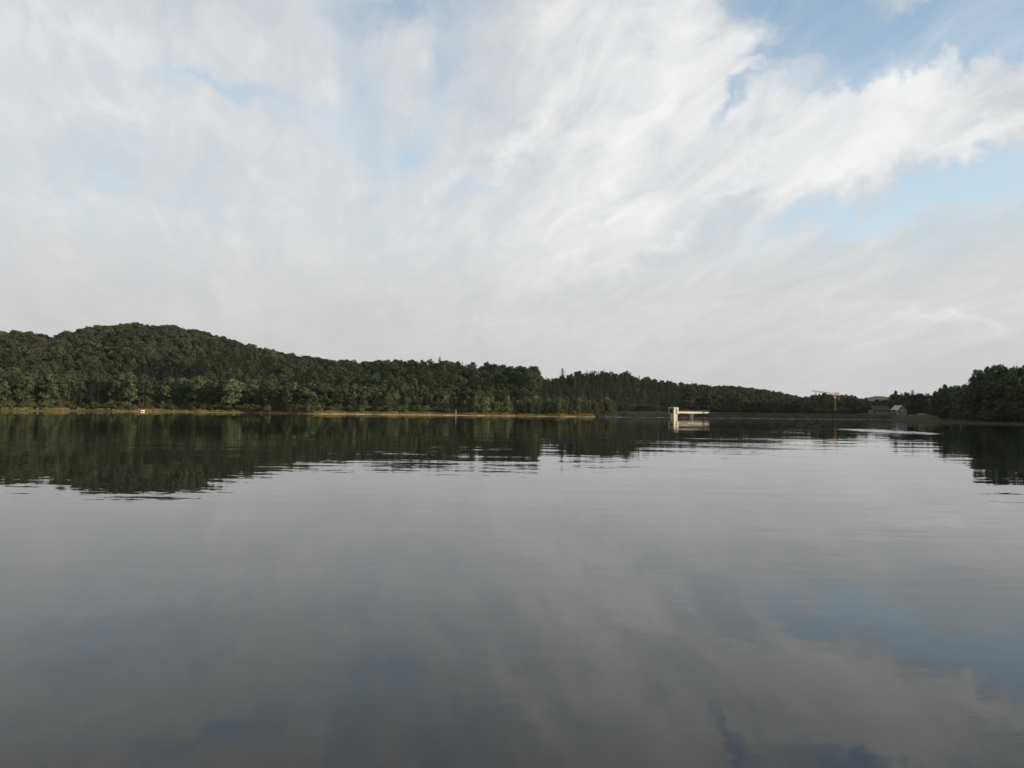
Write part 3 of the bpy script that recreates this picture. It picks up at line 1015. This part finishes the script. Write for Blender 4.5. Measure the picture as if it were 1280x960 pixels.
av, asz, ar = named('variant', 'INT'), named('size', 'FLOAT_VECTOR'), named('turn', 'FLOAT_VECTOR')
source = {}
for o in col.objects:
    if o.type == 'MESH' and o.name.split('.')[0] == 'crown':
        source.setdefault(o.data.name, o)
for j, (kd, kv) in enumerate(kinds_flat):
    src = source.get(KINDS[kd][kv][0].name)
    if src is None:                    # no single tree of this form: borrow a sister
        src = next((source[q[0].name] for q in KINDS[kd] if q[0].name in source), None)
    if src is None:
        src = next(iter(source.values()))
    oi = ng.nodes.new('GeometryNodeObjectInfo')
    oi.transform_space = 'ORIGINAL'
    oi.inputs['Object'].default_value = src
    oi.inputs['As Instance'].default_value = False
    cmp_ = ng.nodes.new('FunctionNodeCompare')
    cmp_.data_type, cmp_.operation = 'INT', 'EQUAL'
    ng.links.new(av, cmp_.inputs[2])
    cmp_.inputs[3].default_value = j
    iop = ng.nodes.new('GeometryNodeInstanceOnPoints')
    ng.links.new(gi.outputs[0], iop.inputs['Points'])
    ng.links.new(cmp_.outputs[0], iop.inputs['Selection'])
    ng.links.new(oi.outputs['Geometry'], iop.inputs['Instance'])
    ng.links.new(ar, iop.inputs['Rotation'])
    ng.links.new(asz, iop.inputs['Scale'])
    ng.links.new(iop.outputs[0], join.inputs[0])
ng.links.new(join.outputs[0], go.inputs[0])
md = forest.modifiers.new('scatter', 'NODES')
md.node_group = ng

# ------------------------------------------------------------------ dry grass and weeds along the beach
m, n, p, o = new_mat('dry_grass')
pos = n.node('ShaderNodeNewGeometry').outputs['Position']
f1 = n.noise(pos, 0.05, 3.0, 0.6).outputs['Fac']
f2 = n.noise(pos, 0.9, 3.0, 0.6).outputs['Fac']
c = n.mix(n.remap(f1, 0.42, 0.56), (0.23, 0.14, 0.045), (0.14, 0.14, 0.042))
c = n.mix(n.remap(f2, 0.45, 0.7), c, (0.25, 0.21, 0.075))
n.put(p.inputs['Base Color'], c)
p.inputs['Roughness'].default_value = 0.9
p.inputs['Specular IOR Level'].default_value = 0.1
M['dry_grass'] = m
gv, gf = [], []
NT_ = 9000
pxs = rng.uniform(-20, 775, NT_)
keep = np.ones(NT_, bool)
den = np.interp(pxs, [-20, 90, 108, 140, 300, 380, 395, 620, 640, 775], [1, 1, 0.1, 0.5, 0.35, 0.2, 1, 1, 0.6, 0.7])
keep &= rng.uniform(size=NT_) < den * np.clip(0.55 + 0.75 * np.sin(pxs * 0.21 + 2 * np.sin(pxs * 0.05)), 0.12, 1)
for px in pxs[keep]:
    az = az_of(px)
    d = float(shore_dist(az)) + 3.2 + 9.5 * rng.uniform() ** 1.3
    x, y = d * math.sin(az), d * math.cos(az)
    hh = rng.uniform(0.35, 1.15) * (1.25 if px < 100 else 1.0)
    zz = None
    gv.append((x, y, hh))
gv = np.array(gv)
gz = ground_z(gv[:, 0], gv[:, 1])
VV, FF = [], []
for (x, y, hh), z in zip(gv, gz):
    for q in range(4):
        a = rng.uniform(0, 6.28); w_ = rng.uniform(0.14, 0.34); l_ = rng.uniform(-0.35, 0.35)
        ox, oy = rng.uniform(-0.4, 0.4, 2)
        dx, dy = math.cos(a) * w_, math.sin(a) * w_
        k = len(VV)
        VV += [(x + ox - dx, y + oy - dy, z - 0.05), (x + ox + dx, y + oy + dy, z - 0.05), (x + ox + l_ * dy * 2, y + oy - l_ * dx * 2, z + hh * rng.uniform(0.7, 1.1))]
        FF.append((k, k + 1, k + 2))
gr = link('grass', np_mesh('grass', VV, FF, M['dry_grass']))
tag(gr, 'ochre and yellow-green grass tufts fringing the sandy beach', 'grass', kind='stuff')

# ------------------------------------------------------------------ the dam
u = (DAM_B - DAM_A).normalized()
nrm_ = Vector((-u.y, u.x, 0))
L = (DAM_B - DAM_A).length
ang = math.atan2(u.y, u.x)
M['stone'] = plain('dam_stone', (0.036, 0.034, 0.028), 0.95, 0.5, 0.7, spec=0.08)
M['turf'] = plain('dam_turf', (0.042, 0.044, 0.022), 0.95, 0.4, 0.4, spec=0.08)
M['wet_stone'] = plain('waterline_stone', (0.15, 0.14, 0.12), 0.95, 0.7, 0.25, spec=0.1)
dam = empty('dam', DAM_A, ang)
tag(dam, 'long low stone-faced dam with a grassy crest closing the lake', 'dam')
def taper(x):
    return 0.22 + 0.78 * min(1.0, max(0.0, (x + 8.0) / 24.0)) ** 0.8


prof = [(-8, -2.6), (0, 0.02), (9.5, 3.9), (10.0, 4.0), (14.0, 4.0), (30.0, -1.0)]
NS = 60
v, f = [], []
for i in range(NS + 1):
    x = -8 + (L + 24) * i / NS
    for yq, zq in prof[:3]:
        v.append((x, yq + 0.25 * math.sin(i * 1.7), (zq * taper(x) if zq > 0 else zq) + 0.06 * math.sin(i * 2.3)))
for i in range(NS):
    for j in range(2):
        a = i * 3 + j
        f.append((a, a + 3, a + 4, a + 1))
MB().add(v, f).build('stone_face', M['stone'], dam)
v, f = [], []
for i in range(NS + 1):
    x = -8 + (L + 24) * i / NS
    for yq, zq in prof[2:]:
        v.append((x, yq + (0.25 * math.sin(i * 1.7) if zq == 3.9 else 0), (zq * taper(x) if zq > 0 else zq) + 0.06 * math.sin(i * 2.3)))
for i in range(NS):
    for j in range(3):
        a = i * 4 + j
        f.append((a, a + 4, a + 5, a + 1))
MB().add(v, f).build('grassy_crest', M['turf'], dam)
rv_, rf_ = [], []
for k in range(2600):
    x, q = rng.uniform(-6, L + 12), rng.uniform(-0.1, 1.0)
    cy, cz = 9.5 * q, 3.9 * q * taper(x)
    s = rng.uniform(0.22, 0.55)
    pts = [(s, 0, 0), (0, s, 0), (-s, 0, 0), (0, -s, 0), (0, 0, s * 0.8), (0, 0, -s * 0.6)]
    th = rng.uniform(0, 6.28)
    k0 = len(rv_)
    for a, b, c_ in pts:
        j1, j2, j3 = rng.uniform(0.75, 1.25, 3)
        rv_.append((x + (a * math.cos(th) - b * math.sin(th)) * j1, cy + (a * math.sin(th) + b * math.cos(th)) * j2, cz + c_ * j3))
    for a, b, c_ in ((0, 1, 4), (1, 2, 4), (2, 3, 4), (3, 0, 4), (1, 0, 5), (2, 1, 5), (3, 2, 5), (0, 3, 5)):
        rf_.append((k0 + a, k0 + b, k0 + c_))
M['riprap'] = plain('riprap', (0.056, 0.052, 0.043), 0.95, 0.6, 0.5, spec=0.08)
rip = link('riprap', np_mesh('riprap', rv_, rf_, M['riprap']), dam)
rip['kind'] = 'stuff'
v, f = [], []
for i in range(NS * 2 + 1):
    x = -4 + (L + 16) * i / (NS * 2)
    y0_ = 0.25 * math.sin(i * 0.85)
    v += [(x, y0_ - 0.75, -0.05), (x, y0_ - 0.2, 0.14 + 0.05 * math.sin(i * 3.1)), (x, y0_ + 0.5, 0.26)]
for i in range(NS * 2):
    for j in range(2):
        a = i * 3 + j
        f.append((a, a + 3, a + 4, a + 1))
MB().add(v, f).build('waterline_strip', M['wet_stone'], dam)

# ------------------------------------------------------------------ intake tower and its footbridge
TY = 508.0
TX = lateral(842.3, TY)
tw = empty('intake_tower', (TX, TY, 0), R(38))
tag(tw, 'pale concrete intake tower standing in the water at the bridge end', 'tower')
MB().box((0.25, -0.1, -0.3), (3.1, 3.1, 5.4)).build('shaft', M['concrete'], tw)
MB().box((0, 0, 4.45), (4.35, 4.35, 4.0)).build('gate_house', M['concrete'], tw)
rf = MB().box((0, 0, 6.57), (4.65, 4.65, 0.24)).build('roof', M['concrete'], tw)
MB().box((0, 0, 6.76), (1.2, 1.2, 0.14)).build('roof_hatch', M['steel'], rf)
# sunny side: a tall dark slot and three small square panes; shaded side: one wide window
wd = MB().box((0.42, -2.185, 4.3), (0.72, 0.05, 3.3)).build('window', M['glass'], tw)
fr = MB()
for dx in (-0.41, 0.41): fr.box((0.42 + dx, -2.20, 4.3), (0.10, 0.12, 3.5))
for dz in (-1.1, 0.0, 1.1): fr.box((0.42, -2.195, 4.3 + dz), (0.72, 0.09, 0.09))
fr.build('window_frame', M['steel'], wd)
for zq in (3.5, 4.6, 5.6):
    w2 = MB().box((-0.75, -2.185, zq), (0.5, 0.05, 0.45)).build('window', M['glass'], tw)
    MB().box((-0.75, -2.23, zq - 0.28), (0.66, 0.12, 0.08)).build('window_sill', M['concrete_dark'], w2)
w3 = MB().box((-2.185, 0.1, 4.5), (0.05, 3.2, 3.0)).build('window', M['glass'], tw)
MB().box((-2.22, 0.1, 2.94), (0.14, 3.4, 0.10)).build('window_sill', M['concrete_dark'], w3)
MB().box((-1.75, -1.75, 0.4), (0.85, 0.85, 4.1)).build('buttress', M['concrete'], tw)
lad = MB()
for s_ in (-0.22, 0.22): lad.box((1.1 + s_, -1.72, 1.0), (0.05, 0.05, 2.9))
for k in range(9): lad.box((1.1, -1.72, -0.3 + 0.33 * k), (0.44, 0.04, 0.04))
lad.build('ladder', M['steel'], tw)

bx0 = Vector((lateral(846.0, TY + 1.0), TY + 1.0, 0))
bx1 = Vector((lateral(885.0, 544.0), 544.0, 0))
bv = bx1 - bx0
bl, ba = bv.length, math.atan2(bv.y, bv.x)
br_ = empty('footbridge', bx0, ba)
tag(br_, 'pale concrete footbridge running from the intake tower to the dam', 'bridge')
g = MB()
g.prism([(0.6, 2.98), (bl - 4.5, 2.98), (bl - 0.2, 3.45), (bl + 0.5, 3.45), (bl + 0.5, 3.95), (0.6, 3.95)], -0.9, 0.9)
g.build('girder', M['concrete'], br_)
MB().box((bl / 2 + 0.5, 0, 4.03), (bl - 0.2, 2.2, 0.16)).build('deck', M['concrete'], br_)
for sgn in (-1, 1):
    rl_ = MB()
    rl_.tube((0.9, sgn * 1.02, 5.05), (bl + 0.3, sgn * 1.02, 5.05), 0.03)
    rl_.tube((0.9, sgn * 1.02, 4.6), (bl + 0.3, sgn * 1.02, 4.6), 0.02)
    for k in range(13):
        xq = 0.9 + (bl - 0.7) * k / 12
        rl_.tube((xq, sgn * 1.02, 4.1), (xq, sgn * 1.02, 5.06), 0.025)
    rl_.build('railing', M['steel'], br_)
px_ = bl * 0.47
pr = MB().box((px_, 0, 0.6), (0.95, 1.7, 4.26)).build('pier', M['concrete'], br_)
MB().box((px_, 0, 2.855), (1.5, 1.7, 0.24)).build('pier_cap', M['concrete'], pr)
MB().box((px_ - 3.4, 0, 2.785), (0.7, 0.7, 0.38)).build('bearing_box', M['white'], br_)

# ------------------------------------------------------------------ tower crane
CY = 612.0
CX = lateral(1044.2, CY)
CZ = float(ground_z(CX, CY))
cr = empty('tower_crane', (CX, CY, CZ), R(0))
tag(cr, 'yellow and orange tower crane with its jib stretched out behind the dam', 'crane')
top = 17.2
bs = MB()
bs.box((0, 0, 0.35), (4.2, 0.5, 0.5)); bs.box((0, 0, 0.36), (0.5, 4.2, 0.48))
for a, b in ((-1.6, 0), (1.6, 0), (0, -1.6), (0, 1.6)): bs.box((a, b, 0.9), (0.9, 0.9, 0.62))
bs.build('base', M['concrete_dark'], cr)


def lattice(p0, p1, half, step, r_main, r_lace, mb, up=Vector((0, 1, 0)), tri=False):
    p0, p1 = Vector(p0), Vector(p1)
    d = (p1 - p0).normalized(); a = up.cross(d).normalized(); b = d.cross(a)
    cs = [(-1, -1), (1, -1), (1, 1), (-1, 1)] if not tri else [(-1, -0.8), (1, -0.8), (0, 0.9)]
    n_ = max(2, int((p1 - p0).length / step))
    for c_ in cs:
        o_ = a * (c_[0] * half) + b * (c_[1] * half)
        mb.tube(p0 + o_, p1 + o_, r_main, None, 4)
    for i in range(n_):
        q0, q1 = p0.lerp(p1, i / n_), p0.lerp(p1, (i + 1) / n_)
        for k in range(len(cs)):
            c0, c1 = cs[k], cs[(k + 1) % len(cs)]
            if i % 2: c0, c1 = c1, c0
            mb.tube(q0 + a * (c0[0] * half) + b * (c0[1] * half), q1 + a * (c1[0] * half) + b * (c1[1] * half), r_lace, None, 4)
    return mb


lattice((0, 0, 0.6), (0, 0, top - 4.2), 0.5, 1.1, 0.10, 0.05, MB()).build('mast', M['yellow'], cr)
sl = MB().box((0.1, 0, top - 3.9), (1.9, 1.6, 0.7)).build('slewing_platform', M['orange'], cr)
lattice((0.15, 0, top - 3.5), (0.5, 0, top + 0.6), 0.5, 0.9, 0.15, 0.08, MB()).build('tower_head', M['orange'], cr)
cb = MB().box((-0.75, -1.0, top - 2.7), (1.1, 1.1, 1.6)).build('cab', M['white'], cr)
MB().box((-0.75, -1.565, top - 2.5), (0.8, 0.03, 0.8)).build('cab_window', M['glass'], cb)
JD = Vector((-15.6, 6.0, 2.6))
j0 = Vector((-0.4, 0, top - 0.7))
jb = lattice(j0, j0 + JD, 0.45, 1.0, 0.12, 0.06, MB(), Vector((0, 0, 1)), True).build('jib', M['yellow'], cr)
MB().box((-1.1, -0.1, top - 0.75), (1.3, 1.0, 1.0)).build('winch_box', M['white'], cr)
cj = MB()
cj.box((2.0, -0.7, top - 3.4), (3.0, 1.1, 0.35), R(-21))
cj.tube((3.2, -1.1, top - 3.2), (0.6, 0, top + 0.5), 0.06)
cj = cj.build('counter_jib', M['orange'], cr)
MB().box((2.7, -0.95, top - 4.4), (0.9, 1.3, 1.7), R(-21)).build('counterweight', M['orange'], cj)
tb = MB()
tb.tube(Vector((0.5, 0, top + 0.55)), j0 + JD * 0.72 + Vector((0, 0, 0.4)), 0.035, None, 4)
tb.build('tie_bar', M['steel'], cr)
hk = MB()
hp = j0 + JD * 0.38
hk.tube(hp, hp - Vector((0, 0, 2.2)), 0.02, None, 4)
hk.box(hp - Vector((0, 0, 2.5)), (0.35, 0.3, 0.6))
hk.build('hook_block', M['steel'], jb)

# ------------------------------------------------------------------ the house at the end of the dam
HY = 604.0
HX = lateral(1127.5, HY)
HZ = float(ground_z(HX, HY)) - 0.1
hs = empty('lakeside_house', (HX, HY, HZ), R(6))
tag(hs, 'grey gabled house with a long low wing at the end of the dam', 'house')
w, e, rg, dp = 4.1, 3.3, 7.3, 9.0
MB().prism([(-w, -0.5), (w, -0.5), (w, e), (0, rg - 0.25), (-w, e)], 0, dp).build('wall', M['render'], hs)
for sgn in (-1, 1):
    a0, a1 = (sgn * (w + 0.6), e - 0.45), (0.0, rg)
    th = 0.25
    poly = [a0, (a0[0], a0[1] - th), (a1[0], a1[1] - th), a1]
    if sgn > 0: poly = poly[::-1]
    MB().prism(poly, -0.6, dp + 0.4).build('roof', M['grey_roof'], hs)
wn_ = MB().box((-1.3, -0.02, 2.0), (1.2, 0.06, 1.3)).build('window', M['glass'], hs)
MB().box((-1.3, -0.08, 1.28), (1.5, 0.16, 0.1)).build('window_sill', M['pale_render'], wn_)
wn_ = MB().box((1.6, -0.02, 2.0), (1.0, 0.06, 1.2)).build('window', M['glass'], hs)
MB().box((1.6, -0.08, 1.32), (1.3, 0.16, 0.1)).build('window_sill', M['pale_render'], wn_)
wn_ = MB().box((0.0, -0.02, 5.0), (0.9, 0.06, 1.0)).build('window', M['glass'], hs)
MB().box((0.0, -0.08, 4.44), (1.2, 0.16, 0.1)).build('window_sill', M['pale_render'], wn_)
# long wing: pale wall under a dark pitched roof
wl = 18.5
MB().box((-w - wl / 2 - 0.01, 4.0, 1.55), (wl, 6.0, 4.1)).build('wing_wall', M['wing_render'], hs)
for y0, z0, y1, z1 in ((0.4, 3.35, 4.0, 6.6), (7.6, 3.35, 4.0, 6.6)):
    th = 0.22
    x0, x1 = -w - wl - 0.4, -w - 4.6
    v = [(x0, y0, z0), (x1, y0, z0), (x1, y1, z1), (x0, y1, z1), (x0, y0, z0 + th), (x1, y0, z0 + th), (x1, y1, z1 + th), (x0, y1, z1 + th)]
    MB().add(v, [(0, 3, 2, 1), (4, 5, 6, 7), (0, 1, 5, 4), (1, 2, 6, 5), (2, 3, 7, 6), (3, 0, 4, 7)]).build('wing_roof', M['dark_roof'], hs)
MB().box((-w - 2.4, 3.6, 3.78), (4.3, 7.2, 0.30)).build('flat_roof', M['grey_roof'], hs)
for xq in (-20.5, -17.0, -13.5, -10.0):
    wn_ = MB().box((xq, 0.985, 1.9), (1.1, 0.06, 1.1)).build('window', M['glass'], hs)
    MB().box((xq, 0.93, 1.3), (1.3, 0.14, 0.1)).build('window_sill', M['pale_render'], wn_)
ph = MB().box((-w - 2.0, -0.6, 1.55), (3.8, 2.6, 0.22)).build('porch_roof', M['pale_render'], hs)
MB().box((-w - 0.5, -1.2, 0.5), (0.8, 0.5, 1.9)).build('porch_post', M['pale_render'], ph)

# low pale walls on the bank beside the house
for (pa, pb, dep, zz_, hh, lab) in ((1137.5, 1146.5, 596, 0.0, 0.9, 'low grey concrete wall running from the corner of the gabled house'),
                                    (1148.5, 1158.5, 562, 0.0, 1.0, 'low pale concrete wall on the bank below the dark trees')):
    xa, xb = lateral(pa, dep), lateral(pb, dep)
    xm = (xa + xb) / 2
    r_ = empty('garden_wall', (xm, dep, float(ground_z(xm, dep)) - 0.15), R(-12))
    tag(r_, lab, 'wall', None)
    MB().box((0, 0, hh / 2), (xb - xa, 0.4, hh)).build('wall_body', M['pale_render'], r_)
    MB().box((0, 0, hh + 0.07), (xb - xa + 0.2, 0.6, 0.14)).build('coping', M['concrete'], r_)

# ------------------------------------------------------------------ white post and beached boat on the sunny shore
PD = shore_dist(az_of(570.5)) + 2.4
pa_ = az_of(570.5)
X0, Y0 = PD * math.sin(pa_), PD * math.cos(pa_)
po = empty('marker_post', (X0, Y0, float(ground_z(X0, Y0)) - 0.1))
tag(po, 'slim white post standing upright on the ochre beach', 'post')
MB().box((0, 0, 1.6), (0.2, 0.2, 3.2)).build('post', M['white'], po)
MB().add([(-0.14, -0.14, 3.2), (0.14, -0.14, 3.2), (0.14, 0.14, 3.2), (-0.14, 0.14, 3.2), (0, 0, 3.4)],
         [(0, 3, 2, 1), (0, 1, 4), (1, 2, 4), (2, 3, 4), (3, 0, 4)]).build('cap', M['white'], po)
ba_ = az_of(179)
BD = shore_dist(ba_) + 1.0
X0, Y0 = BD * math.sin(ba_), BD * math.cos(ba_)
bo = empty('rowing_boat', (X0, Y0, float(ground_z(X0, Y0)) + 0.05), R(25))
tag(bo, 'small white and orange boat drawn up at the water edge', 'boat')


def hull(mb, s, z_off, height, length, n_=10, th=0.0):
    v, f = [], []
    for i in range(n_ + 1):
        q = i / n_
        x = (q - 0.5) * length
        w_ = s * (1 - (max(0, q - 0.35) / 0.65) ** 2.2) * (0.85 + 0.15 * min(1, q / 0.35)) + 0.02
        sheer = 0.18 * (2 * q - 1) ** 2 + z_off
        v += [(x, -w_, height + sheer), (x, -w_ * 0.75, height * 0.35 + z_off), (x, 0, z_off), (x, w_ * 0.75, height * 0.35 + z_off), (x, w_, height + sheer)]
    for i in range(n_):
        for j in range(4):
            a = i * 5 + j
            f.append((a, a + 5, a + 6, a + 1))
    f.append((0, 1, 2, 3, 4))
    return mb.add(v, f)


hl = MB(); hull(hl, 0.55, 0.0, 0.7, 2.2); hl.build('hull', M['white'], bo)
inn = MB(); hull(inn, 0.48, 0.12, 0.58, 2.05); inn.build('lining', M['orange_paint'], bo)
for xq in (-0.55, 0.15): MB().box((xq, 0, 0.52), (0.24, 0.92, 0.05)).build('thwart', M['timber'], bo)

# ------------------------------------------------------------------ summer haze
m = bpy.data.materials.new('haze')
m.use_nodes = True
m.node_tree.nodes.clear()
hn = NT(m.node_tree)
pv = hn.node('ShaderNodeVolumePrincipled')
pv.inputs['Color'].default_value = (0.86, 0.90, 0.95, 1)
pv.inputs['Density'].default_value = 0.00002
pv.inputs['Anisotropy'].default_value = 0.2
ho = hn.node('ShaderNodeOutputMaterial')
hn.l.new(pv.outputs[0], ho.inputs['Volume'])
hz = MB().box((0, 0, 98), (13000, 13000, 210)).build('haze', m)
tag(hz, 'thin pale summer haze over the lake and hills', 'haze', kind='stuff')
